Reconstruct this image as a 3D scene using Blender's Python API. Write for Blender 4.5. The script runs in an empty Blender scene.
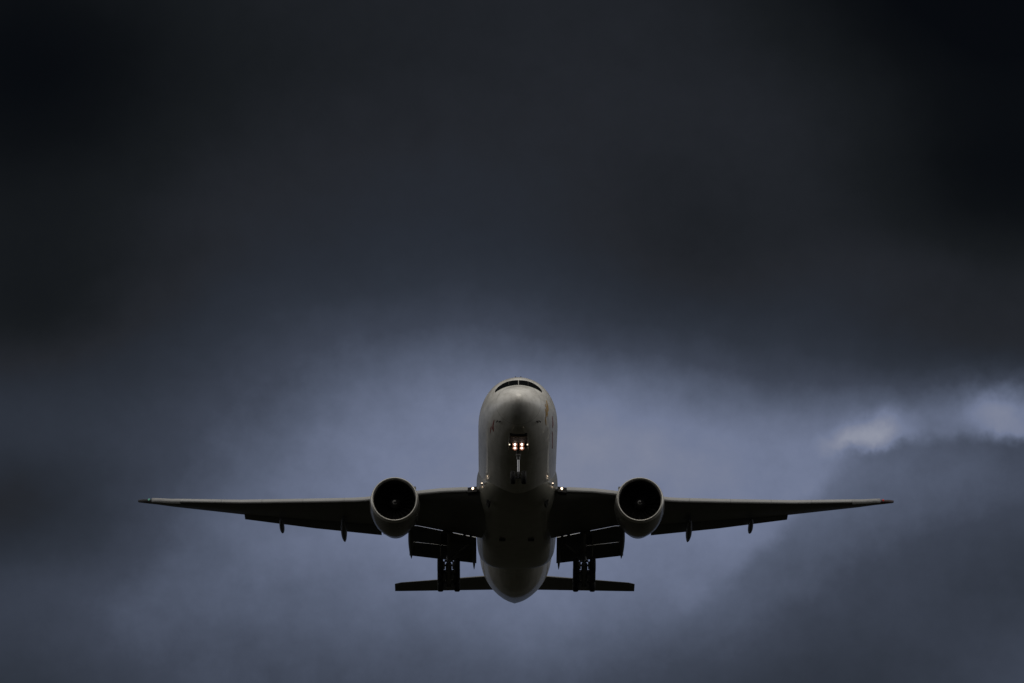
import bpy, bmesh, math, random
from mathutils import Vector, Matrix

random.seed(7)
rad = math.radians
scene = bpy.context.scene
COL = scene.collection

# ------------------------------------------------------------------ camera
cam_data = bpy.data.cameras.new('camera')
cam = bpy.data.objects.new('camera', cam_data)
COL.objects.link(cam)
cam_data.sensor_width = 36.0
cam_data.lens = 201.8
cam_data.clip_start = 0.5
cam_data.clip_end = 60000
cam.location = (0, 0, 1.7)
cam.rotation_euler = (rad(90 + 13.574), 0, 0)
scene.camera = cam

scene.view_settings.view_transform = 'Standard'
scene.view_settings.look = 'None'
scene.view_settings.exposure = 0
scene.view_settings.gamma = 1
scene.view_settings.use_curve_mapping = False

# ------------------------------------------------------------------ sky: storm clouds
SUN_EL, SUN_AZ = 70.0, 180.0          # the hidden sun stands high, behind the camera
world = bpy.data.worlds.new('World')
scene.world = world
world.use_nodes = True
NT = world.node_tree
NT.nodes.clear()


class V:
    """a tiny wrapper that writes shader maths as expressions"""
    def __init__(self, s): self.s = s
    def __add__(a, b): return op('ADD', a, b)
    __radd__ = __add__
    def __sub__(a, b): return op('SUBTRACT', a, b)
    def __rsub__(a, b): return op('SUBTRACT', b, a)
    def __mul__(a, b): return op('MULTIPLY', a, b)
    __rmul__ = __mul__
    def __truediv__(a, b): return op('DIVIDE', a, b)


CUR = [NT]


def op(kind, *args):
    n = CUR[0].nodes.new('ShaderNodeMath')
    n.operation = kind
    for i, a in enumerate(args):
        if isinstance(a, V): CUR[0].links.new(a.s, n.inputs[i])
        else: n.inputs[i].default_value = a
    return V(n.outputs[0])


def smooth(x, a, b, lo=0.0, hi=1.0):
    n = CUR[0].nodes.new('ShaderNodeMapRange')
    n.interpolation_type = 'SMOOTHSTEP'
    CUR[0].links.new(x.s, n.inputs['Value'])
    n.inputs['From Min'].default_value = a
    n.inputs['From Max'].default_value = b
    n.inputs['To Min'].default_value = lo
    n.inputs['To Max'].default_value = hi
    return V(n.outputs['Result'])


def noise(vec, scale, detail=4, rough=0.5, off=(0, 0, 0)):
    m = CUR[0].nodes.new('ShaderNodeMapping')
    m.inputs['Location'].default_value = off
    CUR[0].links.new(vec.s, m.inputs['Vector'])
    n = CUR[0].nodes.new('ShaderNodeTexNoise')
    n.inputs['Scale'].default_value = scale
    n.inputs['Detail'].default_value = detail
    n.inputs['Roughness'].default_value = rough
    CUR[0].links.new(m.outputs[0], n.inputs['Vector'])
    return V(n.outputs[0])


def curve(x, pts):
    """piecewise smooth value of x through pts [(x, value), ...]"""
    n = CUR[0].nodes.new('ShaderNodeFloatCurve')
    x0, x1 = pts[0][0], pts[-1][0]
    t = (x - x0) / (x1 - x0)
    CUR[0].links.new(t.s, n.inputs['Value'])
    c = n.mapping.curves[0]
    while len(c.points) < len(pts): c.points.new(0.5, 0.5)
    for p, (a, b) in zip(c.points, pts):
        p.location = ((a - x0) / (x1 - x0), b)
        p.handle_type = 'AUTO'
    n.mapping.update()
    return V(n.outputs[0])


def combine(x, y, z=0.0):
    n = CUR[0].nodes.new('ShaderNodeCombineXYZ')
    for i, a in enumerate((x, y, z)):
        if isinstance(a, V): CUR[0].links.new(a.s, n.inputs[i])
        else: n.inputs[i].default_value = a
    return V(n.outputs[0])


def lin(c):
    return tuple((v / 255 / 12.92) if v / 255 <= 0.04045 else ((v / 255 + 0.055) / 1.055) ** 2.4 for v in c) + (1.0,)


def colour_ramp(x, stops):
    n = CUR[0].nodes.new('ShaderNodeValToRGB')
    CUR[0].links.new(x.s, n.inputs[0])
    e = n.color_ramp.elements
    while len(e) < len(stops): e.new(0.5)
    for el, (p, c) in zip(e, stops):
        el.position = p
        el.color = c
    return n.outputs[0]


# how the storm clouds lie in this part of the sky: light (+) and dark (-) banks, the lens vignette put into the corners as darker sky, one row per height above the horizon
BANK_BEARINGS = [-5.1, -3.4, -1.7, 0.0, 1.7, 3.4, 5.1]
BANK_HEIGHTS = [(17.0, 0.8), (15.95, 0.8), (14.95, 0.75), (14.05, 0.65), (13.3, 0.55), (12.6, 0.52), (11.85, 0.56), (11.0, 0.64), (10.1, 0.7)]
BANKS_AND_VIGNETTE = [
    [-0.0495, 0.0029, -0.0097, -0.0039, 0.0022, -0.0391, -0.1064],
    [-0.0797, -0.0131, -0.0149, -0.0022, -0.0022, 0.0230, -0.0209],
    [-0.0227, 0.0143, -0.0031, 0.0201, -0.0350, 0.0131, -0.1226],
    [-0.0669, -0.0250, -0.0120, 0.0092, -0.0613, 0.0081, 0.0217],
    [-0.0932, 0.0148, 0.0441, 0.0712, 0.0202, -0.0250, -0.1129],
    [0.0699, -0.0299, 0.0320, 0.1415, 0.0827, 0.0755, 0.0658],
    [-0.2197, 0.0482, 0.0754, 0.0409, 0.0575, 0.0640, 0.0457],
    [0.0477, 0.0301, 0.0065, 0.0934, 0.0416, 0.0301, -0.0853],
    [-0.1173, 0.0293, -0.0212, -0.0076, -0.0146, -0.1077, 0.0632],
]


def build_sky():
    L = NT.links
    tc = NT.nodes.new('ShaderNodeTexCoord')
    sep = NT.nodes.new('ShaderNodeSeparateXYZ')
    L.new(tc.outputs['Generated'], sep.inputs[0])
    dx, dy, dz = (V(sep.outputs[i]) for i in range(3))
    az = op('ARCTAN2', dx, dy) * 57.29578           # compass bearing, 0 = runway heading
    el = op('ARCSINE', dz) * 57.29578               # height above the horizon
    dirv = combine(dx * 57.3, dy * 57.3, dz * 57.3)
    # wind-torn warping of the cloud layout
    w1 = noise(dirv, 0.55, 5, 0.55, (3, 1, 0)) - 0.5
    w2 = noise(dirv, 0.55, 5, 0.55, (31, 7, 12)) - 0.5
    w3 = noise(dirv, 2.2, 4, 0.55, (5, 17, 2)) - 0.5
    w4 = noise(dirv, 2.2, 4, 0.55, (15, 47, 22)) - 0.5
    a = az + w1 * 1.1 + w3 * 0.30
    e = el + w2 * 0.8 + w4 * 0.26
    a2 = az + w1 * 0.5 + w3 * 0.42
    e2 = el + w2 * 0.35 + w4 * 0.34

    def blob(ca, ce, sa, se, amp, rot=0.0, A=a, E=e):
        c, s = math.cos(rad(rot)), math.sin(rad(rot))
        u = ((A - ca) * c + (E - ce) * s) / sa
        v = ((E - ce) * c - (A - ca) * s) / se
        return op('EXPONENT', (u * u + v * v) * -0.5) * amp

    # brightness by height: pale rain-grey low down, blue-black cloud base above
    base = curve(el + w2 * 0.25, [(6.0, 0.27), (9.0, 0.275), (10.2, 0.285), (11.2, 0.290), (12.2, 0.270), (13.0, 0.238),
                                 (13.6, 0.208), (14.1, 0.180), (15.0, 0.140), (16.0, 0.122), (17.0, 0.112), (20.0, 0.085)])
    f = base
    ab = az + w1 * 0.35 + w3 * 0.30
    eb = el + w2 * 0.22 + w4 * 0.22
    cols = [op('EXPONENT', (ab - ca) * (ab - ca) * (-0.5 / 1.3 ** 2)) for ca in BANK_BEARINGS]
    for (ce, se), amps in zip(BANK_HEIGHTS, BANKS_AND_VIGNETTE):
        row = cols[0] * amps[0]
        for k in range(1, len(cols)): row = op('MULTIPLY_ADD', cols[k], amps[k], row)
        f = op('MULTIPLY_ADD', op('EXPONENT', (eb - ce) * (eb - ce) * (-0.5 / se ** 2)), row, f)
    # torn bright gap at the right with a dark cloud edge beneath it
    edge = smooth(e2 - (a2 - 3.6) * 0.05 - w3 * 0.25, 12.37, 12.55)
    gap = blob(3.58, 12.57, 0.30, 0.10, 0.235, 13, a2, e2) + blob(5.08, 12.80, 0.36, 0.20, 0.25, -12, a2, e2) \
        + blob(4.3, 12.86, 0.7, 0.2, 0.05, 5, a2, e2)
    f = f + gap * (edge * 0.85 + 0.15)
    # front edge of a nearer, darker bank that climbs to the right below the gap
    d = ((az - 2.95) - (el - 11.99)) * 0.707
    front = smooth(d + w3 * 0.35 + w1 * 0.15, -0.10, 0.16) * smooth(e2, 12.64, 12.44) * smooth(el, 10.5, 11.7)
    f = f - front * 0.075
    # soft wisps over everything
    fb = noise(combine(dx * 57.3, dy * 57.3, dz * 92.0), 0.85, 7, 0.52, (9, 4, 3)) - 0.5
    fs = noise(dirv, 3.2, 7, 0.62, (2, 8, 5)) - 0.5
    f = f * (1.0 + fb * 0.19 + fs * 0.17)
    f = f * smooth(dy, -0.1, 0.6, 0.5, 1.0)
    grey = colour_ramp(f, [(0.0, lin((3, 3, 4))), (0.03, lin((9, 10, 11))), (0.072, lin((21, 23, 25))), (0.115, lin((34, 36, 41))),
                           (0.15, lin((38, 42, 50))), (0.20, lin((45, 50, 60))), (0.28, lin((60, 66, 80))),
                           (0.36, lin((83, 91, 110))), (0.48, lin((112, 121, 146))), (0.56, lin((126, 132, 152))),
                           (0.70, lin((152, 156, 170))), (1.0, lin((225, 225, 228)))])
    # the wider vault: thinner, brighter cloud overhead and behind, dark towards every horizon
    vault = noise(combine(dx, dy, dz * 1.6), 3.4, 7, 0.58) * 1.4 + 0.28
    up = smooth(dz, 0.42, 0.95)
    back = smooth(dy, 0.15, -0.75) * smooth(dz, 0.2, 0.6)
    side = smooth(dz, -0.03, 0.2) * smooth(op('ABSOLUTE', dx), 0.45, 0.85)
    ov = vault * (up * 0.62 + back * 0.06 + side * 0.60)
    ovc = NT.nodes.new('ShaderNodeMix')
    ovc.data_type = 'RGBA'; ovc.blend_type = 'MULTIPLY'
    ovc.inputs['Factor'].default_value = 1
    ovc.inputs['A'].default_value = (1.03, 1.0, 0.95, 1)
    ovv = combine(ov, ov, ov)
    L.new(ovv.s, ovc.inputs['B'])
    add = NT.nodes.new('ShaderNodeMix')
    add.data_type = 'RGBA'; add.blend_type = 'ADD'
    add.inputs['Factor'].default_value = 1
    L.new(grey, add.inputs['A'])
    L.new(ovc.outputs['Result'], add.inputs['B'])
    cloud = NT.nodes.new('ShaderNodeBackground')
    L.new(add.outputs['Result'], cloud.inputs['Color'])
    cloud.inputs['Strength'].default_value = 1.0
    # clear air above the clouds
    nish = NT.nodes.new('ShaderNodeTexSky')
    nish.sky_type = 'NISHITA'
    nish.sun_disc = False
    nish.sun_elevation = rad(SUN_EL)
    nish.sun_rotation = rad(SUN_AZ)
    air = NT.nodes.new('ShaderNodeBackground')
    L.new(nish.outputs[0], air.inputs['Color'])
    air.inputs['Strength'].default_value = 0.05
    mix = NT.nodes.new('ShaderNodeMixShader')
    mix.inputs['Fac'].default_value = 0.985
    L.new(air.outputs[0], mix.inputs[1])
    L.new(cloud.outputs[0], mix.inputs[2])
    out = NT.nodes.new('ShaderNodeOutputWorld')
    L.new(mix.outputs[0], out.inputs['Surface'])


build_sky()

sun_d = bpy.data.lights.new('sun', 'SUN')
sun_d.energy = 0.72
sun_d.angle = rad(35)
sun_d.color = (1.0, 0.92, 0.80)
sun = bpy.data.objects.new('sun', sun_d)
COL.objects.link(sun)
sun.location = (0, -200, 400)
sun.rotation_euler = (rad(90 - SUN_EL), 0, rad(0))


# ------------------------------------------------------------------ materials
def material(name, base, rough=0.4, metal=0.0, coat=0.0, mottling=0.08, scale=0.6, emit=None, strength=0, spec=0.5):
    m = bpy.data.materials.new(name)
    m.use_nodes = True
    CUR[0] = m.node_tree
    p = m.node_tree.nodes['Principled BSDF']
    if len(base) == 3: base = (*base, 1)
    p.inputs['Base Color'].default_value = base
    p.inputs['Roughness'].default_value = rough
    p.inputs['Metallic'].default_value = metal
    p.inputs['Coat Weight'].default_value = coat
    p.inputs['Coat Roughness'].default_value = 0.08
    p.inputs['Specular IOR Level'].default_value = spec
    if emit:
        p.inputs['Emission Color'].default_value = (*emit, 1)
        p.inputs['Emission Strength'].default_value = strength
    if mottling:
        tc = m.node_tree.nodes.new('ShaderNodeTexCoord')
        o = V(tc.outputs['Object'])
        n = noise(o, scale, 6, 0.6)
        c = colour_ramp(n, [(0.25, tuple(v * (1 - mottling) for v in base[:3]) + (1,)),
                            (0.75, tuple(min(1, v * (1 + mottling)) for v in base[:3]) + (1,))])
        m.node_tree.links.new(c, p.inputs['Base Color'])
        r = noise(o, scale * 3, 4, 0.6, (4, 4, 4)) * 0.2 + (rough - 0.1)
        m.node_tree.links.new(r.s, p.inputs['Roughness'])
    CUR[0] = NT
    return m


def fuselage_material():
    """white paint, belly darkened in the colour to deepen its shade, streaked along the airflow, with cabin windows and skin joints"""
    m = bpy.data.materials.new('fuselage_paint')
    m.use_nodes = True
    nt = m.node_tree
    CUR[0] = nt
    p = nt.nodes['Principled BSDF']
    tc = nt.nodes.new('ShaderNodeTexCoord')
    sep = nt.nodes.new('ShaderNodeSeparateXYZ')
    nt.links.new(tc.outputs['Object'], sep.inputs[0])
    x, y, z = (V(sep.outputs[i]) for i in range(3))
    streak = noise(combine(x * 2.2, y * 0.16, z * 2.2), 1.0, 6, 0.6) * 0.6 + noise(combine(x * 1.2, y * 0.9, z * 1.2), 1.0, 7, 0.65, (3, 3, 3)) * 0.4
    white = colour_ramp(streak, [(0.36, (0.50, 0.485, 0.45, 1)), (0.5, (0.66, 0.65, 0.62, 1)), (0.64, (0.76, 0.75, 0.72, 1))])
    belly = colour_ramp(streak, [(0.36, (0.34, 0.33, 0.29, 1)), (0.64, (0.60, 0.59, 0.54, 1))])  # darker tone imitates the shade under the belly
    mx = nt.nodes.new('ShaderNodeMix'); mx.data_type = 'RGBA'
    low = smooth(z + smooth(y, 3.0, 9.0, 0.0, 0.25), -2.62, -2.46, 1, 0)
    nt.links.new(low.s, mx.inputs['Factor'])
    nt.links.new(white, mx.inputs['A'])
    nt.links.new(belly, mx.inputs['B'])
    # cabin windows: one every 0.53 m
    fy = op('ABSOLUTE', op('FRACT', y / 0.533) - 0.5) * 0.533
    fz = op('ABSOLUTE', z - 0.42)
    rr = op('POWER', op('POWER', fy / 0.125, 3.0) + op('POWER', fz / 0.19, 3.0), 0.3333)
    inside = op('LESS_THAN', rr, 1.0) * op('GREATER_THAN', y, 9.0) * op('LESS_THAN', y, 60.0)
    mw = nt.nodes.new('ShaderNodeMix'); mw.data_type = 'RGBA'
    nt.links.new(inside.s, mw.inputs['Factor'])
    nt.links.new(mx.outputs['Result'], mw.inputs['A'])
    mw.inputs['B'].default_value = (0.012, 0.013, 0.016, 1)
    # frame joints every 5.6 m, the first behind the radome
    joint = op('LESS_THAN', op('ABSOLUTE', op('FRACT', (y + 0.85) / 5.6) - 0.5) * 5.6, 0.022)
    mj = nt.nodes.new('ShaderNodeMix'); mj.data_type = 'RGBA'
    nt.links.new((joint * 0.6).s, mj.inputs['Factor'])
    nt.links.new(mw.outputs['Result'], mj.inputs['A'])
    mj.inputs['B'].default_value = (0.12, 0.12, 0.11, 1)
    nt.links.new(mj.outputs['Result'], p.inputs['Base Color'])
    r = streak * 0.2 + 0.30
    nt.links.new(r.s, p.inputs['Roughness'])
    p.inputs['Coat Weight'].default_value = 0.6
    p.inputs['Coat Roughness'].default_value = 0.06
    CUR[0] = NT
    return m


M = dict(
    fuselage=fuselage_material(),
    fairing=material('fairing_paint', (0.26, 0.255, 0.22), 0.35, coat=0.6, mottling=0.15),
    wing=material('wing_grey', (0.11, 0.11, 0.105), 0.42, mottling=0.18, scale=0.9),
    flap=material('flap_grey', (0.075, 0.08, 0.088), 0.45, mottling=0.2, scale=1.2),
    slat=material('bare_slat_metal', (0.31, 0.315, 0.32), 0.42, metal=0.2, mottling=0.08),
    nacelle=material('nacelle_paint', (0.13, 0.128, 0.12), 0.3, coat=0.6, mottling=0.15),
    lip=material('polished_lip', (0.58, 0.57, 0.54), 0.36, metal=0.6, mottling=0.06),
    fan=material('dark_fan_titanium', (0.02, 0.02, 0.022), 0.45, metal=0.3, mottling=0.1),
    duct=material('inlet_duct', (0.008, 0.008, 0.009), 0.6, mottling=0.1),
    mark=material('white_spiral', (0.7, 0.7, 0.7), 0.5, mottling=0),
    hot=material('exhaust_metal', (0.16, 0.14, 0.12), 0.4, metal=0.8),
    glass=material('cockpit_glass', (0.006, 0.007, 0.008), 0.3, mottling=0, spec=0.0),
    frame=material('window_post', (0.45, 0.44, 0.42), 0.4, mottling=0.1),
    steel=material('gear_steel', (0.16, 0.16, 0.16), 0.4, metal=0.2),
    chrome=material('oleo_chrome', (0.55, 0.55, 0.56), 0.2, metal=1.0, mottling=0),
    tyre=material('tyre_rubber', (0.012, 0.012, 0.012), 0.75),
    hub=material('wheel_hub', (0.13, 0.13, 0.13), 0.45, metal=0.3),
    dark=material('dark_bay', (0.01, 0.01, 0.01), 0.7),
    bay=material('bay_primer', (0.10, 0.07, 0.035), 0.6),
    gold=material('gold_lettering', (0.42, 0.25, 0.05), 0.4, mottling=0.1),
    red=material('red_lettering', (0.26, 0.03, 0.025), 0.4, mottling=0.1),
    landing=material('landing_lamp', (1, 1, 1), 0.3, mottling=0, emit=(1.0, 0.80, 0.70), strength=4.5),
    redtip=material('red_tip_lens', (0.035, 0.010, 0.010), 0.5, mottling=0),
    vane=material('bare_flap_nose', (0.66, 0.66, 0.64), 0.4, mottling=0.05),
    spiral=material('worn_spiral_paint', (0.34, 0.34, 0.34), 0.6, mottling=0),
    halo=material('lamp_halo_glow', (0.5, 0.3, 0.2), 0.4, mottling=0, emit=(1.0, 0.30, 0.17), strength=0.16),  # emission stands for the warm glow around the lenses
    wlamp=material('wing_lamp', (1, 1, 1), 0.3, mottling=0, emit=(1.0, 0.74, 0.50), strength=3.2),
    rlamp=material('turnoff_lamp', (1, 1, 1), 0.3, mottling=0, emit=(1.0, 0.82, 0.62), strength=1.6),
    redlamp=material('red_lamp', (0.3, 0.02, 0.02), 0.3, mottling=0, emit=(1.0, 0.06, 0.05), strength=0.12),
    greenlamp=material('green_lamp', (0.05, 0.3, 0.2), 0.3, mottling=0, emit=(0.45, 1.0, 0.75), strength=0.12),
    grass=material('grass_field', (0.010, 0.010, 0.0075), 0.95, mottling=0.4, scale=0.05, spec=0.03),
)


# ------------------------------------------------------------------ mesh helpers
def obj(name, bm, mats, parent=None, smoothed=True, angle=40):
    me = bpy.data.meshes.new(name)
    bmesh.ops.recalc_face_normals(bm, faces=bm.faces)
    if smoothed:
        for f in bm.faces: f.smooth = True
        for ed in bm.edges:
            if len(ed.link_faces) == 2 and ed.calc_face_angle(0) > rad(angle): ed.smooth = False
    bm.to_mesh(me)
    bm.free()
    for m in (mats if isinstance(mats, (list, tuple)) else [mats]): me.materials.append(m)
    o = bpy.data.objects.new(name, me)
    COL.objects.link(o)
    if parent: o.parent = parent
    return o


def loft(bm, rings, cap0=True, cap1=True, mat=0):
    vs = [[bm.verts.new(p) for p in r] for r in rings]
    n = len(rings[0])
    for i in range(len(vs) - 1):
        for j in range(n):
            f = bm.faces.new((vs[i][j], vs[i][(j + 1) % n], vs[i + 1][(j + 1) % n], vs[i + 1][j]))
            f.material_index = mat
    if cap0: bm.faces.new(vs[0]).material_index = mat
    if cap1: bm.faces.new(vs[-1]).material_index = mat
    return vs


def tube(bm, p0, p1, r0, r1=None, n=14, mat=0, caps=True):
    p0, p1 = Vector(p0), Vector(p1)
    r1 = r0 if r1 is None else r1
    q = (p1 - p0).to_track_quat('Z', 'Y')
    rings = []
    for p, r in ((p0, r0), (p1, r1)):
        rings.append([p + q @ Vector((r * math.cos(t * 2 * math.pi / n), r * math.sin(t * 2 * math.pi / n), 0)) for t in range(n)])
    loft(bm, rings, caps, caps, mat)


def box(bm, c, s, rot=None, mat=0):
    r = bmesh.ops.create_cube(bm, size=1)
    mtx = Matrix.Translation(c) @ (rot.to_matrix().to_4x4() if rot else Matrix()) @ Matrix.Diagonal((*s, 1))
    bmesh.ops.transform(bm, matrix=mtx, verts=r['verts'])
    for v in r['verts']:
        for f in v.link_faces: f.material_index = mat


def lathe(bm, prof, axis_p=(0, 0, 0), n=64, mat=0, mats=None, closed=False):
    """revolve a profile of (y, r) round the fore-and-aft axis"""
    ax = Vector(axis_p)
    rows = []
    for (y, r) in prof:
        if r < 1e-5: rows.append([bm.verts.new(ax + Vector((0, y, 0)))])
        else: rows.append([bm.verts.new(ax + Vector((r * math.cos(2 * math.pi * k / n), y, r * math.sin(2 * math.pi * k / n)))) for k in range(n)])
    pairs = list(zip(range(len(rows) - 1), range(1, len(rows))))
    if closed: pairs.append((len(rows) - 1, 0))
    for q, (i0, i1) in enumerate(pairs):
        a, b = rows[i0], rows[i1]
        for k in range(n):
            k2 = (k + 1) % n
            if len(a) == 1 and len(b) == 1: continue
            if len(a) == 1: f = bm.faces.new((a[0], b[k], b[k2]))
            elif len(b) == 1: f = bm.faces.new((a[k], a[k2], b[0]))
            else: f = bm.faces.new((a[k], a[k2], b[k2], b[k]))
            f.material_index = mats[q] if mats else mat


def interp(tab, x):
    """smooth (monotone cubic-ish) interpolation of rows [x, a, b, ...]"""
    if x <= tab[0][0]: return tab[0][1:]
    if x >= tab[-1][0]: return tab[-1][1:]
    for i in range(len(tab) - 1):
        if tab[i][0] <= x <= tab[i + 1][0]:
            r0, r1 = tab[i], tab[i + 1]
            h = r1[0] - r0[0]
            t = (x - r0[0]) / h
            res = []
            for k in range(1, len(r0)):
                d = (r1[k] - r0[k]) / h
                dl = (r0[k] - tab[i - 1][k]) / (r0[0] - tab[i - 1][0]) if i > 0 else d
                dr = (tab[i + 2][k] - r1[k]) / (tab[i + 2][0] - r1[0]) if i + 2 < len(tab) else d
                m0 = 0 if dl * d <= 0 else 2 * dl * d / (dl + d)
                m1 = 0 if dr * d <= 0 else 2 * dr * d / (dr + d)
                t2, t3 = t * t, t * t * t
                res.append(r0[k] * (2 * t3 - 3 * t2 + 1) + m0 * h * (t3 - 2 * t2 + t) + r1[k] * (3 * t2 - 2 * t3) + m1 * h * (t3 - t2))
            return res


def linear(tab, x):
    if x <= tab[0][0]: return list(tab[0][1:])
    for r0, r1 in zip(tab, tab[1:]):
        if x <= r1[0]:
            t = (x - r0[0]) / (r1[0] - r0[0])
            return [a + (b - a) * t for a, b in zip(r0[1:], r1[1:])]
    return list(tab[-1][1:])


# ------------------------------------------------------------------ ground
bm = bmesh.new()
rows = [(-4000 + i * 800) for i in range(11)]
gv = [[bm.verts.new((x * 7, y * 7, 0)) for x in rows] for y in rows]
for i in range(10):
    for j in range(10): bm.faces.new((gv[i][j], gv[i][j + 1], gv[i + 1][j + 1], gv[i + 1][j]))
g = obj('ground', bm, M['grass'])
g['kind'] = 'structure'

# ------------------------------------------------------------------ the aeroplane
# its own frame: x to the photo's right, y aft from the nose, z up; fuselage axis at z = 0
plane = bpy.data.objects.new('airliner', None)
COL.objects.link(plane)
plane.empty_display_size = 5
c3, s3 = math.cos(rad(3)), math.sin(rad(3))
plane.location = (0.52, 434.57 + 0.95 * s3, 102.03 + 0.95 * c3)
plane.rotation_euler = (rad(-3), 0, rad(0.22))
plane['label'] = 'white twin engine passenger jet seen head on from below, landing gear down and lights on'
plane['category'] = 'airplane'

# fuselage: (y, top, bottom, half width, height of the widest line)
FUS = [
    (0.00, -0.93, -0.97, 0.02, -0.95), (0.04, -0.72, -1.18, 0.23, -0.95), (0.15, -0.50, -1.40, 0.46, -0.95),
    (0.40, -0.20, -1.68, 0.78, -0.93), (0.80, 0.10, -1.97, 1.11, -0.88), (1.30, 0.38, -2.22, 1.42, -0.82),
    (2.00, 0.68, -2.47, 1.75, -0.72), (2.50, 0.90, -2.60, 1.94, -0.65), (3.00, 1.22, -2.70, 2.10, -0.57),
    (3.60, 1.60, -2.80, 2.26, -0.48), (4.20, 1.93, -2.87, 2.40, -0.40), (5.00, 2.25, -2.94, 2.56, -0.30),
    (6.00, 2.54, -3.00, 2.73, -0.21), (7.50, 2.83, -3.06, 2.90, -0.11), (9.00, 2.99, -3.09, 3.02, -0.04),
    (11.0, 3.08, -3.1, 3.09, 0.0), (13.0, 3.1, -3.1, 3.1, 0.0), (20.0, 3.1, -3.1, 3.1, 0.0), (30.0, 3.1, -3.1, 3.1, 0.0),
    (40.0, 3.1, -3.1, 3.1, 0.0), (48.0, 3.1, -3.1, 3.1, 0.0), (52.0, 3.1, -2.98, 3.06, 0.05), (56.0, 3.08, -2.60, 2.90, 0.18),
    (60.0, 3.04, -2.02, 2.52, 0.42), (64.0, 2.94, -1.28, 1.90, 0.74), (67.0, 2.80, -0.60, 1.34, 1.00), (69.5, 2.55, 0.00, 0.84, 1.18),
    (71.5, 2.15, 0.48, 0.46, 1.22), (72.7, 1.70, 0.78, 0.24, 1.20), (73.1, 1.40, 0.92, 0.15, 1.17),
]


def fus_ring(y, n=72):
    top, bot, hw, zc = interp(FUS, y)
    hw *= 1.02
    pts = []
    for k in range(n):
        t = 2 * math.pi * k / n
        s, c = math.sin(t), math.cos(t)
        pts.append(Vector((hw * s, y, zc + (top - zc) * c if c > 0 else zc + (zc - bot) * c)))
    return pts


def nose_y(x, z):
    """station where the nose skin passes through (x, z)"""
    lo, hi = 0.0, 12.0
    for _ in range(40):
        mid = (lo + hi) / 2
        top, bot, hw, zc = interp(FUS, mid)
        hw *= 1.02
        h = (top - zc) if z > zc else (zc - bot)
        if (x / hw) ** 2 + ((z - zc) / h) ** 2 > 1: lo = mid
        else: hi = mid
    return hi


def skin(x, z, lift=0.0):
    y = nose_y(x, z)
    e = 0.02
    p = Vector((x, y, z))
    du = Vector((e, nose_y(x + e, z) - y, 0))
    dv = Vector((0, nose_y(x, z + e) - y, e))
    nrm = du.cross(dv).normalized()
    if nrm.y > 0: nrm = -nrm
    return p + nrm * lift


def skin_patch(corner_fn, nu=8, nv=4, lift=0.012, thick=0.03):
    """thin curved panel lying on the nose; corner_fn(u, v) -> (x, z)"""
    bm = bmesh.new()
    outer = [[bm.verts.new(skin(*corner_fn(i / nu, j / nv), lift)) for j in range(nv + 1)] for i in range(nu + 1)]
    inner = [[bm.verts.new(skin(*corner_fn(i / nu, j / nv), lift - thick)) for j in range(nv + 1)] for i in range(nu + 1)]
    for i in range(nu):
        for j in range(nv):
            bm.faces.new((outer[i][j], outer[i + 1][j], outer[i + 1][j + 1], outer[i][j + 1]))
            bm.faces.new((inner[i][j], inner[i][j + 1], inner[i + 1][j + 1], inner[i + 1][j]))
    rim = [(i, 0) for i in range(nu)] + [(nu, j) for j in range(nv)] + [(i, nv) for i in range(nu, 0, -1)] + [(0, j) for j in range(nv, 0, -1)]
    for k in range(len(rim)):
        a, b = rim[k], rim[(k + 1) % len(rim)]
        bm.faces.new((outer[a[0]][a[1]], outer[b[0]][b[1]], inner[b[0]][b[1]], inner[a[0]][a[1]]))
    return bm


ys = [0.0, 0.01, 0.04, 0.09, 0.15, 0.26, 0.4, 0.6, 0.8, 1.05, 1.3, 1.65, 2.0, 2.25, 2.5, 2.75, 3.0, 3.3, 3.6, 3.9, 4.2, 4.6, 5, 5.5, 6, 6.7, 7.5, 8.2, 9, 10, 11, 12, 13,
      16, 20, 25, 30, 35, 40, 44, 48, 50, 52, 54, 56, 58, 60, 62, 64, 65.5, 67, 68.3, 69.5, 70.5, 71.5, 72.2, 72.7, 72.95, 73.1]
bm = bmesh.new()
loft(bm, [fus_ring(y) for y in ys])
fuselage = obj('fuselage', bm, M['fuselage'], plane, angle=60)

# cockpit glazing: six panes
def ws_bot(x): return 0.93 - 0.20 * abs(x) / 1.7 - 0.20 * (abs(x) / 1.7) ** 3
def ws_top(x): return 1.62 - 0.80 * (abs(x) / 1.82) ** 2.8
for s in (-1, 1):
    for (x0, x1, sk0, sk1) in ((0.018, 0.748, 0, 0.02), (0.757, 1.322, 0.02, 0.03), (1.328, 1.83, 0.03, 0.0)):
        def cf(u, v, s=s, x0=x0, x1=x1, sk0=sk0, sk1=sk1):
            x = x0 + (x1 - x0) * u
            zb, zt = ws_bot(x), ws_top(x)
            if x1 > 1.5: zt = max(zb + 0.06, zt - 0.06 * max(0, (u - 0.5) * 2))
            return s * x, zb + (zt - zb) * v
        obj('cockpit_window', skin_patch(cf), M['glass'], fuselage)

# gold and red calligraphic lettering on the nose sides
def ribbon(pts, w, name, mat):
    def cf(u, v):
        k = u * (len(pts) - 1)
        i = min(int(k), len(pts) - 2)
        t = k - i
        x = pts[i][0] + (pts[i + 1][0] - pts[i][0]) * t
        z = pts[i][1] + (pts[i + 1][1] - pts[i][1]) * t
        ww = w * (0.5 + 0.6 * math.sin(math.pi * min(1, u * 1.1)))
        return x + (v - 0.5) * ww, z
    return skin_patch(cf, 14, 2, 0.008, 0.02)

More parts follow.
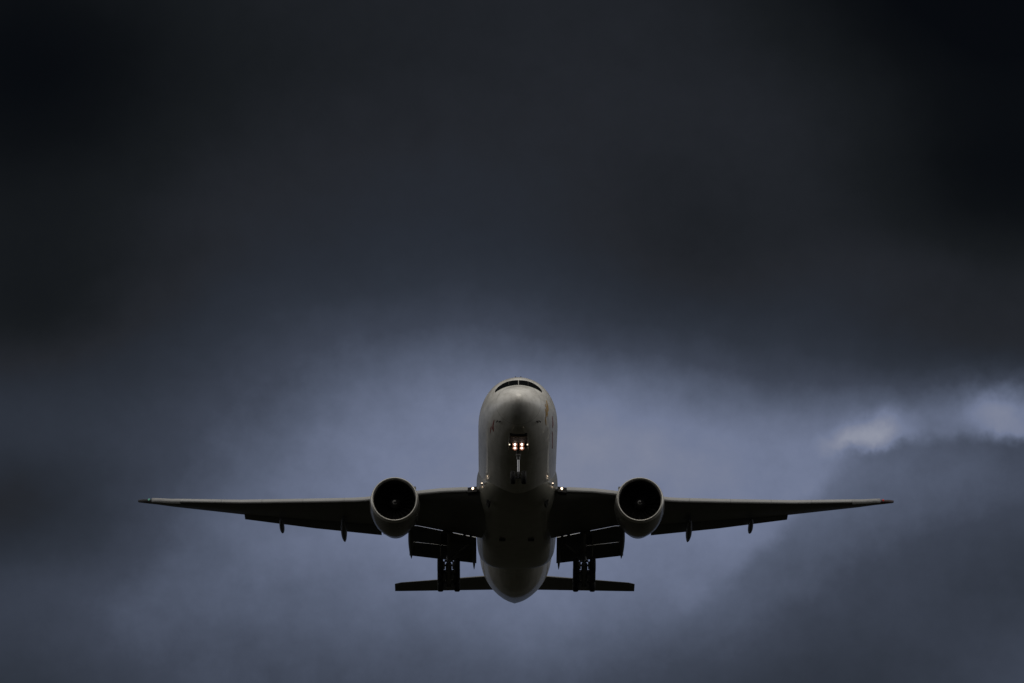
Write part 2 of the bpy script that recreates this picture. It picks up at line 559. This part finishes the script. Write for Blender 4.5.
def lettering(strokes, mat):
    bm = bmesh.new()
    for pts, w in strokes:
        b = ribbon(pts, w, '', mat)
        tmp = bpy.data.meshes.new('stroke')
        b.to_mesh(tmp); b.free()
        bm.from_mesh(tmp)
        bpy.data.meshes.remove(tmp)
    return obj('lettering', bm, mat, fuselage)

lettering([([(2.19, -0.10), (2.26, -0.50), (2.22, -0.85), (2.30, -1.2)], 0.11),
           ([(2.08, -0.55), (2.14, -0.72), (2.22, -0.78)], 0.09),
           ([(2.10, -0.90), (2.19, -1.15), (2.14, -1.4)], 0.11),
           ([(2.30, -0.45), (2.32, -0.75), (2.28, -0.95)], 0.08),
           ([(2.12, -1.42), (2.17, -1.72)], 0.09)], M['gold'])['label'] = 'gold calligraphic lettering'
lettering([([(2.66, -0.75), (2.74, -1.02), (2.70, -1.25)], 0.07),
           ([(2.70, -1.38), (2.76, -1.62)], 0.07)], M['red'])['label'] = 'red lettering'
lettering([([(-1.90, -1.70), (-2.02, -1.9), (-1.94, -2.1)], 0.10),
           ([(-2.14, -1.78), (-2.20, -1.95)], 0.08)], M['red'])['label'] = 'red lettering'

# air data probes and the aerials on the crown
for s in (-1, 1):
    for (x, z) in ((1.42, -2.02), (1.60, -1.92)):
        p = skin(s * x, z)
        q = skin(s * x, z, 0.16)
        bm = bmesh.new()
        tube(bm, p, q, 0.05, 0.035, 8)
        tube(bm, q + Vector((0, 0.08, 0)), q + Vector((0, -0.26, 0)), 0.035, 0.02, 8)
        obj('pitot_probe', bm, M['dark'], fuselage)
for (x, y) in ((-0.22, 5.9), (0.20, 5.6), (0.0, 12.0), (0.0, 19.0)):
    top = interp(FUS, y)[0] * (1 - 0.003)
    bm = bmesh.new()
    loft(bm, [[Vector((x + w, y + d, z)) for w, d in ((-t, 0.1), (0, 0), (t, 0.1), (t, l), (0, l + 0.1), (-t, l))]
              for z, t, l in ((top - 0.05, 0.05, 0.5), (top + 0.10, 0.035, 0.4))])
    obj('antenna', bm, M['dark'], fuselage)
for (x, y, w) in ((0.03, 16.0, 0.03),):
    bm = bmesh.new()
    loft(bm, [[Vector((x + a, y + d, z)) for a, d in ((-t, 0.1), (0, 0), (t, 0.1), (t, l), (0, l + 0.1), (-t, l))]
              for z, t, l in ((-3.05, w, 0.5), (-3.38, w * 0.6, 0.3))])
    obj('antenna', bm, M['dark'], fuselage)

bm = bmesh.new()
tube(bm, (0, 72.6, 1.12), (0, 73.35, 1.14), 0.20, 0.17, 16)
obj('exhaust_pipe', bm, M['dark'], fuselage)

# ------------------------------------------------------------------ wing-body fairing
FAIR = [(19.2, 1.8, -2.75, 1.0), (20.0, 2.2, -3.04, 1.3), (21.2, 2.62, -3.28, 1.7), (23.0, 3.08, -3.48, 2.3), (26.0, 3.33, -3.58, 2.75), (34.0, 3.36, -3.60, 2.75),
        (39.0, 3.36, -3.57, 2.7), (42.0, 3.34, -3.47, 2.5), (44.3, 3.27, -3.28, 2.2), (45.3, 3.12, -3.06, 1.85), (45.9, 2.85, -2.80, 1.45)]
bm = bmesh.new()
rings = []
fy = [19.2, 19.6, 20, 20.6, 21.2, 22, 23, 24.5, 26, 30, 34, 37, 39, 40.5, 42, 43.2, 44.3, 44.8, 45.3, 45.6, 45.9]
for y in fy:
    hw, zb, hh = interp(FAIR, y)
    ring = []
    for k in range(56):
        t = 2 * math.pi * k / 56
        s, c = math.sin(t), math.cos(t)
        q = 2 / 2.7
        ring.append(Vector((hw * math.copysign(abs(s) ** q, s), y, (zb + hh) + (hh * 0.9 if c > 0 else hh) * math.copysign(abs(c) ** q, c))))
    rings.append(ring)
loft(bm, rings)
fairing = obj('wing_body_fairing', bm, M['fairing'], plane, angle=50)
for s in (-1, 1):
    bm = bmesh.new()          # ram air scoop
    loft(bm, [[Vector((s * (2.35 + a), y, z)) for a, z in pr] for y, pr in
              ((22.4, [(-0.16, -3.2), (0.14, -3.0), (0.2, -3.14), (0.0, -3.52)]), (23.4, [(-0.14, -3.30), (0.14, -3.1), (0.16, -3.2), (0.0, -3.5)]))])
    obj('air_scoop', bm, M['dark'], fairing)
    bm = bmesh.new()
    box(bm, (s * 1.2, 33.3, -3.60), (0.5, 0.6, 0.06))
    obj('vent', bm, M['dark'], fairing)

# ------------------------------------------------------------------ wings
# x, leading edge y z, trailing edge y z, thickness ratio
WING = [(0.0, 21.7, -2.0, 36.2, -3.0, 0.125), (3.1, 23.85, -1.78, 36.2, -2.60, 0.122), (8.3, 27.3, -1.22, 36.7, -1.42, 0.108),
        (11.3, 29.3, -1.06, 38.2, -1.02, 0.104), (17.0, 33.1, -0.34, 40.3, -0.02, 0.100), (23.2, 37.2, 0.64, 42.45, 1.04, 0.095),
        (29.2, 41.25, 1.78, 44.6, 2.28, 0.09), (30.6, 42.7, 2.25, 45.15, 2.62, 0.10), (31.8, 44.6, 2.78, 45.85, 2.95, 0.15), (32.3, 45.8, 3.08, 46.3, 3.12, 0.20)]


def wing_ring(x, s, n=18):
    ly, lz, ty, tz, tc = linear(WING, x)
    c = math.hypot(ty - ly, tz - lz)
    dv = Vector((0, (ty - ly) / c, (tz - lz) / c))
    up = Vector((0, -dv.z, dv.y))
    pts = []
    def half(t):
        return 5 * tc * c * (0.2969 * math.sqrt(t) - 0.126 * t - 0.3516 * t * t + 0.2843 * t ** 3 - 0.1015 * t ** 4) + 0.03
    ts = [0.5 - 0.5 * math.cos(math.pi * k / n) for k in range(n + 1)]
    for t in ts: pts.append(Vector((s * x, ly, lz)) + dv * (t * c) + up * (half(t) * 0.9))
    for t in reversed(ts): pts.append(Vector((s * x, ly, lz)) + dv * (t * c) - up * (half(t) * 1.0))
    return pts


SL = [(3.1, 23.50, -1.81), (6.23, 25.57, -1.385), (9.5, 27.72, -1.17), (12.9, 29.97, -0.995), (17.0, 32.67, -0.36), (23.2, 36.77, 0.645), (29.2, 40.73, 1.80)]


def slat_section(x, s):
    ly, lz = linear(SL, x)
    k = 1.0 - 0.30 * x / 30
    pr = [(0.95, 0.36), (0.55, 0.33), (0.25, 0.23), (0.08, 0.08), (0.0, -0.08), (0.03, -0.18), (0.14, -0.235),
          (0.16, -0.20), (0.16, -0.08), (0.26, 0.08), (0.45, 0.22), (0.95, 0.325)]
    return [Vector((s * x, ly + a * k, lz + b * k)) for a, b in pr]


def panel(rings_spec, s, name, mat, parent):
    bm = bmesh.new()
    vs = loft(bm, [[Vector((s * p[0], p[1], p[2])) for p in r] for r in rings_spec])
    n = len(vs[0])
    if name == 'flap':        # bare metal round the nose of the flap
        near = {v for r in vs for v in (r[0], r[1], r[2], r[n - 1])}
        for f in bm.faces:
            if all(v in near for v in f.verts): f.material_index = 1
    return obj(name, bm, [mat, M['vane']], parent, angle=35)


def foil(x, y0, z0, y1, z1, t, n=7):
    """thin aerofoil section between a nose point and a trailing point"""
    c = math.hypot(y1 - y0, z1 - z0)
    d = ((y1 - y0) / c, (z1 - z0) / c)
    u = (-d[1], d[0])
    ts = [0.5 - 0.5 * math.cos(math.pi * k / n) for k in range(n + 1)]
    th = lambda q: t * 2.6 * (math.sqrt(q) * (1 - q) * 0.75 + 0.02)
    pts = [(x, y0 + d[0] * q * c + u[0] * th(q), z0 + d[1] * q * c + u[1] * th(q)) for q in ts]
    pts += [(x, y0 + d[0] * q * c - u[0] * th(q) * 0.5, z0 + d[1] * q * c - u[1] * th(q) * 0.5) for q in reversed(ts)]
    return pts


for s in (-1, 1):
    bm = bmesh.new()
    xs = [0, 1.5, 3.1, 5, 7, 8.3, 9.8, 11.3, 13, 15, 17, 19, 21, 23.2, 25, 27, 29.2, 29.9, 30.6, 31.2, 31.8, 32.1, 32.3]
    loft(bm, [wing_ring(x, s) for x in xs])
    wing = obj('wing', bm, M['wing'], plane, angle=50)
    # slats, drooped
    for (x0, x1) in ((4.05, 8.35), (10.9, 14.3), (14.32, 17.8), (17.82, 21.3), (21.32, 24.8), (24.82, 28.4)):
        m = 4
        bm = bmesh.new()
        loft(bm, [slat_section(x0 + (x1 - x0) * k / m, s) for k in range(m + 1)])
        obj('slat', bm, M['slat'], wing, angle=35)
    # fixed raked tip leading edge strip
    bm = bmesh.new()
    rr = []
    for x in (28.42, 29.2, 29.9, 30.6, 31.0):
        ly, lz = linear(WING, x)[:2]
        k = 0.70 - 0.06 * (x - 28.4)
        rr.append([Vector((s * x, ly - 0.30 + a * k, lz + 0.07 + b * k)) for a, b in
                   ((0.8, 0.36), (0.3, 0.27), (0.06, 0.1), (0, -0.1), (0.06, -0.28), (0.25, -0.38), (0.4, -0.2), (0.5, 0.1))])
    loft(bm, rr)
    obj('tip_leading_edge', bm, M['slat'], wing)
    # inboard double slotted flap, fully down
    a0, a1 = 3.36, 9.0
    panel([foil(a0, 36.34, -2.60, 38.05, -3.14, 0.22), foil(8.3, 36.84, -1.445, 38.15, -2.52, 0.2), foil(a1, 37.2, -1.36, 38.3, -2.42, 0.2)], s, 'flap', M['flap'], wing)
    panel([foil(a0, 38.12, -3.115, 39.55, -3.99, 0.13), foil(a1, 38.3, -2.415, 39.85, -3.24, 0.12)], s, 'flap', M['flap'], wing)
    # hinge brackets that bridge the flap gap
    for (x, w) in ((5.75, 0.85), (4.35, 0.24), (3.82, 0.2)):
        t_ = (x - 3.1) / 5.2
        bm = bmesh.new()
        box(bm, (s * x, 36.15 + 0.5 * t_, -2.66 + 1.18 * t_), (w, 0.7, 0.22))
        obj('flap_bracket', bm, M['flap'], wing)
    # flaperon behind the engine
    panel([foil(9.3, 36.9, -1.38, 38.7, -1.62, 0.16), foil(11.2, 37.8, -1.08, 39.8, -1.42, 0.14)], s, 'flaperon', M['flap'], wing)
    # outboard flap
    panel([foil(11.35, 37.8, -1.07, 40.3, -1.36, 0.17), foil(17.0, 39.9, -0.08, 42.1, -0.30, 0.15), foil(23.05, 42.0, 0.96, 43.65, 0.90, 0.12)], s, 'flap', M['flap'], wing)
    # flap track fairings: canoes that droop with the flaps
    for (x, y0, z0, y1, z1, r) in ((19.8, 38.6, -0.38, 44.2, -0.07, 0.34), (14.5, 35.6, -1.22, 42.8, -1.28, 0.42),
                                   (8.85, 34.2, -2.05, 41.0, -3.24, 0.36), (3.56, 36.8, -3.25, 40.6, -4.28, 0.20)):
        bm = bmesh.new()
        rings = []
        for k in range(15):
            t = k / 14
            w = r * max(0.02, (math.sin(math.pi * (0.06 + 0.94 * t) ** 0.75)) ** 0.8)
            y = y0 + (y1 - y0) * t
            z = z0 + (z1 - z0) * t - 0.25 * math.sin(math.pi * t)
            rings.append([Vector((s * x + w * 0.62 * math.cos(q * math.pi / 7), y, z + w * 1.15 * math.sin(q * math.pi / 7))) for q in range(14)])
        loft(bm, rings)
        obj('flap_track_fairing', bm, M['flap'], wing)
    # wing root landing lamp in its dark cut-out
    bm = bmesh.new()
    loft(bm, [[Vector((s * (3.66 + a), y + a * 0.6, -1.78 + b)) for a, b in ((-0.36, -0.3), (0.36, -0.27), (0.36, 0.14), (-0.36, 0.12))] for y in (23.62, 24.7)])
    obj('lamp_housing', bm, M['dark'], wing)
    bm = bmesh.new()
    lathe(bm, [(-0.07, 0.0), (-0.06, 0.055), (-0.02, 0.09), (0.04, 0.105), (0.04, 0.0)], (s * 3.62, 23.58, -1.78), 20)
    obj('landing_light', bm, M['wlamp'], wing)
    # runway turnoff lamps low on the root
    for (x, y, z) in ((2.88, 21.75, -1.95),):
        bm = bmesh.new()
        lathe(bm, [(-0.02, 0.0), (-0.02, 0.075), (-0.20, 0.085), (-0.20, 0.10), (0.3, 0.10)], (s * x, y - 0.35, z), 16, mats=[0, 1, 1, 1])
        obj('turnoff_light', bm, [M['rlamp'], M['dark']], wing)
    # dark lens fairing over the raked tip
    bm = bmesh.new()
    rr = []
    for x, k in ((31.02, 1.12), (31.4, 1.14), (31.8, 1.14), (32.1, 1.14), (32.32, 1.1)):
        ring = wing_ring(x, s)
        c_ = sum(ring, Vector()) / len(ring)
        rr.append([c_ + (q - c_) * k + Vector((0, 0, 0.03)) for q in ring])
    loft(bm, rr)
    o = obj('wingtip_lens', bm, M['redtip'] if s > 0 else M['dark'], wing)
    # navigation lamp: red on the photo's right, green on its left
    bm = bmesh.new()
    ly, lz = linear(WING, 31.3)[:2]
    bmesh.ops.create_uvsphere(bm, u_segments=12, v_segments=8, radius=0.10,
                              matrix=Matrix.Translation((s * 31.25, ly - 0.16, lz + 0.06)) @ Matrix.Diagonal((1.1, 1.2, 0.9, 1)))
    o = obj('navigation_light', bm, M['redlamp'] if s > 0 else M['greenlamp'], wing)
    o['label'] = 'red navigation light' if s > 0 else 'green navigation light'

# ------------------------------------------------------------------ engines
for s in (-1, 1):
    AX = (0, 0, 0)
    bm = bmesh.new()
    lathe(bm, [(0.36, 1.955), (0.8, 2.01), (1.5, 2.05), (2.4, 2.05), (3.3, 1.97), (4.3, 1.84), (5.5, 1.56), (7.1, 1.14), (7.1, 1.09), (4.8, 1.5), (3.5, 1.66),
               (1.8, 1.70), (0.8, 1.70), (0.36, 1.70)], AX, 72, mats=[0] * 7 + [1] * 7, closed=True)
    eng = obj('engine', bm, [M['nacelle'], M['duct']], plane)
    eng.location = (s * 10.02, 24.0, -2.56)
    eng.rotation_euler = (rad(-3.0), 0, 0)
    bm = bmesh.new()
    lathe(bm, [(0.36, 1.958), (0.18, 1.925), (0.06, 1.875), (0.0, 1.82), (0.03, 1.77), (0.12, 1.73), (0.36, 1.703)], AX, 72)
    obj('inlet_lip', bm, M['lip'], eng)
    # fan: 22 wide swept blades in front of a dark disc
    bm = bmesh.new()
    lathe(bm, [(1.75, 0.0), (1.75, 1.695)], AX, 48)
    for k in range(22):
        a0 = 2 * math.pi * k / 22
        prev = None
        for j in range(6):
            r = 0.42 + (1.67 - 0.42) * j / 5
            sw = 0.22 * math.sin(j / 5 * 2.4)
            half = 0.055 + 0.085 * j / 5
            p = []
            for sd, yy in ((-1, 1.30), (1, 1.62)):
                a = a0 + sw + sd * half
                p.append(bm.verts.new((r * math.cos(a), yy + 0.05 * math.sin(j), r * math.sin(a))))
            if prev: bm.faces.new((prev[0], prev[1], p[1], p[0]))
            prev = p
    obj('fan', bm, M['fan'], eng)
    bm = bmesh.new()
    lathe(bm, [(0.72, 0.0), (0.76, 0.08), (0.86, 0.17), (1.02, 0.28), (1.25, 0.40), (1.45, 0.44)], AX, 32)
    obj('spinner', bm, M['fan'], eng)
    bm = bmesh.new()
    prev = None
    for k in range(22):       # painted spiral on the spinner
        t = k / 21
        a = 0.6 + t * 5.2
        r0 = 0.07 + 0.11 * t
        w = 0.05 * (1 - 0.6 * t)
        cone = lambda r: 0.70 + (0.06 * r / 0.08 if r < .08 else 0.06 + (r - 0.08) * 1.15)
        p = [bm.verts.new((r * math.cos(a), cone(r) - 0.012, r * math.sin(a))) for r in (r0 - w * 0.5, r0 + w)]
        if prev: bm.faces.new((prev[0], prev[1], p[1], p[0]))
        prev = p
    obj('spiral_mark', bm, M['spiral'], eng)
    bm = bmesh.new()
    lathe(bm, [(3.6, 1.2), (4.8, 1.12), (6.6, 0.96), (7.8, 0.66), (7.8, 0.6), (6.4, 0.6), (7.9, 0.40), (8.5, 0.06), (8.5, 0.0)], AX, 40)
    obj('exhaust_nozzle', bm, M['hot'], eng)
    # pylon
    bm = bmesh.new()
    rings = []
    for (y, w, z0, z1) in ((1.1, 0.06, 1.85, 2.03), (2.2, 0.20, 1.75, 2.22), (3.6, 0.26, 1.6, 2.30), (5.2, 0.27, 1.2, 2.0), (7.0, 0.25, 0.75, 1.45), (9.0, 0.16, 0.85, 1.2), (10.6, 0.04, 0.95, 1.1)):
        rings.append([Vector((a * w, y, z)) for a, z in ((-0.7, z0), (-1, (z0 + z1) / 2), (-0.6, z1), (0.6, z1), (1, (z0 + z1) / 2), (0.7, z0))])
    loft(bm, rings)
    obj('pylon', bm, M['nacelle'], eng)
    bm = bmesh.new()          # strake on the inboard shoulder
    loft(bm, [[Vector((-s * x, y, z)) for x, z in ((1.40 + d, 1.42 + d), (1.44 + d, 1.38 + d), (1.44, 1.38), (1.40, 1.42))] for y, d in ((1.2, 0.01), (1.9, 0.28), (2.5, 0.30))])
    obj('strake', bm, M['nacelle'], eng)

# ------------------------------------------------------------------ tail
HST = [(0.0, 60.9, 0.72, 68.6, 1.05, 0.10), (1.5, 62.6, 0.80, 69.3, 1.2, 0.09), (10.2, 69.9, 2.0, 72.2, 1.78, 0.09), (10.75, 70.6, 2.05, 72.4, 1.83, 0.08)]
for s in (-1, 1):
    bm = bmesh.new()
    rings = []
    for x in (0, 1.5, 4, 7, 9.5, 10.2, 10.55, 10.75):
        ly, lz, ty, tz, tc = linear(HST, x)
        rings.append([Vector((s * q[0], q[1], q[2])) for q in foil(x, ly, lz, ty, tz, tc * (ty - ly) * 0.55, 10)])
    loft(bm, rings)
    obj('horizontal_stabilizer', bm, M['wing'], plane)
bm = bmesh.new()
rings = []
for (z, y0, y1, t) in ((2.4, 56.5, 69.8, 0.62), (4.0, 59.5, 70.3, 0.5), (8.0, 63.8, 71.5, 0.36), (11.8, 67.9, 72.6, 0.2), (12.3, 68.7, 72.7, 0.12)):
    rings.append([Vector((w, y, z)) for w, y in ((0, y0), (t * 0.7, y0 + 0.12 * (y1 - y0)), (t, y0 + 0.35 * (y1 - y0)), (t * 0.5, y0 + 0.75 * (y1 - y0)), (0.02, y1),
                                                (-0.02, y1), (-t * 0.5, y0 + 0.75 * (y1 - y0)), (-t, y0 + 0.35 * (y1 - y0)), (-t * 0.7, y0 + 0.12 * (y1 - y0)))])
loft(bm, rings)
obj('tail_fin', bm, M['frame'], plane)


# ------------------------------------------------------------------ wheels and gear
def wheel(name, c, r, w, parent):
    bm = bmesh.new()
    prof = [(-w * 0.36, 0.0), (-w * 0.30, r * 0.16), (-w * 0.22, r * 0.20), (-w * 0.22, r * 0.44), (-w * 0.42, r * 0.50), (-w * 0.50, r * 0.66), (-w * 0.48, r * 0.84), (-w * 0.38, r * 0.95),
            (-w * 0.2, r), (-w * 0.14, r), (-w * 0.13, r * 0.975), (-w * 0.10, r * 0.975), (-w * 0.09, r), (w * 0.09, r), (w * 0.10, r * 0.975), (w * 0.13, r * 0.975), (w * 0.14, r),
            (w * 0.2, r), (w * 0.38, r * 0.95), (w * 0.48, r * 0.84), (w * 0.50, r * 0.66), (w * 0.42, r * 0.50), (w * 0.22, r * 0.44), (w * 0.22, r * 0.20), (w * 0.30, r * 0.16), (w * 0.36, 0.0)]
    mats = [1 if max(a[1], b[1]) < r * 0.47 else 0 for a, b in zip(prof, prof[1:])]
    lathe(bm, prof, (0, 0, 0), 32, mats=mats)
    bmesh.ops.rotate(bm, verts=bm.verts, cent=(0, 0, 0), matrix=Matrix.Rotation(rad(90), 3, 'Z'))
    bmesh.ops.translate(bm, verts=bm.verts, vec=c)
    return obj(name, bm, [M['tyre'], M['hub']], parent)


# nose gear
bm = bmesh.new()
tube(bm, (0, 5.55, -2.6), (0, 5.78, -4.25), 0.15, 0.15, 16)
tube(bm, (-0.55, 5.6, -2.95), (0, 5.62, -3.5), 0.05)
tube(bm, (0.55, 5.6, -2.95), (0, 5.62, -3.5), 0.05)
tube(bm, (0.10, 7.6, -2.95), (0.05, 5.85, -4.0), 0.07)
tube(bm, (-0.10, 7.6, -2.95), (-0.05, 5.85, -4.0), 0.07)
nose_gear = obj('nose_gear', bm, M['steel'], plane)
bm = bmesh.new()
tube(bm, (0, 5.9, -5.25), (0, 5.9, -5.75), 0.16, 0.13, 16)
tube(bm, (-0.55, 5.9, -5.66), (0.55, 5.9, -5.66), 0.09)
obj('axle', bm, M['steel'], nose_gear)
bm = bmesh.new()
tube(bm, (0, 5.77, -4.2), (0, 5.89, -5.35), 0.085, 0.085, 18)
obj('oleo_piston', bm, M['chrome'], nose_gear)
bm = bmesh.new()
box(bm, (0, 5.50, -3.93), (0.44, 0.2, 0.12))
obj('steering_collar', bm, M['mark'], nose_gear)
for s in (-1, 1):
    wheel('wheel', (s * 0.43, 5.9, -5.66), 0.53, 0.40, nose_gear)
    for z in (-3.14, -3.43):
        bm = bmesh.new()
        lathe(bm, [(-0.06, 0.0), (-0.05, 0.055), (0.0, 0.085), (0.05, 0.09), (0.16, 0.07), (0.16, 0.0)], (s * 0.27, 5.30, z), 20, mats=[0, 0, 1, 1, 1])
        obj('taxi_light', bm, [M['landing'], M['dark']], nose_gear)
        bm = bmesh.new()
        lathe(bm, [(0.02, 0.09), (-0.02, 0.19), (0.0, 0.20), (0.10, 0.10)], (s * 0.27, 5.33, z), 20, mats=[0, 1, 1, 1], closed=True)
        obj('lamp_halo', bm, [M['halo'], M['dark']], nose_gear)  # added glowing ring imitates the warm halo round each lamp
    bm = bmesh.new()          # long door hanging beside the well
    loft(bm, [[Vector((s * (0.72 + a), y, z)) for a, z in ((0.0, -2.92), (0.05, -2.92), (0.10, zb), (0.05, zb))] for y, zb in ((3.7, -3.66), (4.0, -3.78), (5.6, -3.82), (6.2, -3.6))])
    obj('gear_door', bm, M['fairing'], nose_gear)
    bm = bmesh.new()
    lathe(bm, [(-0.05, 0.0), (-0.04, 0.035), (0.05, 0.05), (0.05, 0.0)], (s * 0.70, 3.72, -3.58), 14)
    obj('door_glint', bm, M['rlamp'], nose_gear)  # added glowing dot, imitates the lamps' reflection on the door
bm = bmesh.new()
loft(bm, [[Vector((x, y, z)) for x, z in ((-0.68, -2.5), (0.68, -2.5), (0.68, zb), (-0.68, zb))] for y, zb in ((3.55, -2.86), (4.5, -2.99), (6.4, -3.07))])
obj('gear_well', bm, M['dark'], nose_gear)  # dark block below the skin stands in for the shaded open well
bm = bmesh.new()
box(bm, (0, 3.75, -2.93), (1.2, 0.08, 0.16))
obj('well_lip', bm, M['bay'], nose_gear)

# main gear: six wheels on a tilted beam
for s in (-1, 1):
    cx, cy, cz = s * 5.68, 38.4, -5.27
    bm = bmesh.new()
    tube(bm, (s * 5.55, 37.6, -2.2), (cx, cy - 0.1, -4.2), 0.25, 0.25, 18)
    tube(bm, (s * 4.0, 37.2, -2.9), (cx, cy - 0.2, -4.0), 0.09)
    tube(bm, (cx, 34.9, -2.6), (cx, cy - 0.3, -4.0), 0.10)
    tube(bm, (cx - 0.36, cy - 0.25, -4.15), (cx + 0.36, cy - 0.25, -4.15), 0.10)
    main_gear = obj('main_gear', bm, M['steel'], plane)
    bm = bmesh.new()
    tube(bm, (cx, cy - 0.1, -4.15), (cx, cy, cz), 0.17, 0.17, 18)
    obj('oleo_piston', bm, M['steel'], main_gear)
    tilt = rad(18)
    bm = bmesh.new()
    d = Vector((0, math.cos(tilt), -math.sin(tilt)))
    C0 = Vector((cx, cy, cz))
    tube(bm, C0 - d * 1.62, C0 + d * 1.62, 0.26, 0.26, 14)
    for sx in (-0.36, 0.36):
        tube(bm, C0 - d * 0.5 + Vector((sx, 0, 0.05)), C0 + d * 1.6 + Vector((sx, 0, -0.02)), 0.07)
    for k in (-1, 0, 1):
        p = C0 + d * (1.46 * k)
        tube(bm, p - Vector((0.78, 0, 0)), p + Vector((0.78, 0, 0)), 0.09)
    obj('bogie_beam', bm, M['steel'], main_gear)
    for k in (-1, 0, 1):
        p = C0 + d * (1.46 * k)
        for t in (-1, 1):
            wheel('wheel', p + Vector((t * 0.70, 0, 0)), 0.67, 0.50, main_gear)
    for k in (-1, 0, 1):
        p = C0 + d * (1.46 * k)
        for t in (-1, 1):
            bm = bmesh.new()
            tube(bm, p + Vector((t * (0.30, 0.24, 0.18)[k + 1], 0, 0)), p + Vector((t * 0.56, 0, 0)), (0.32, 0.40, 0.46)[k + 1], (0.38, 0.45, 0.50)[k + 1], 18)
            obj('brake', bm, M['steel'], main_gear)
    bm = bmesh.new()          # leg door, outboard
    loft(bm, [[Vector((s * (6.35 + a), y, z)) for a, y in ((0.0, 36.5), (0.05, 36.5), (0.05, 38.2), (0.0, 38.2))] for a0, z in ((0, -2.2), (0, -3.75))])
    obj('gear_door', bm, M['fairing'], main_gear)
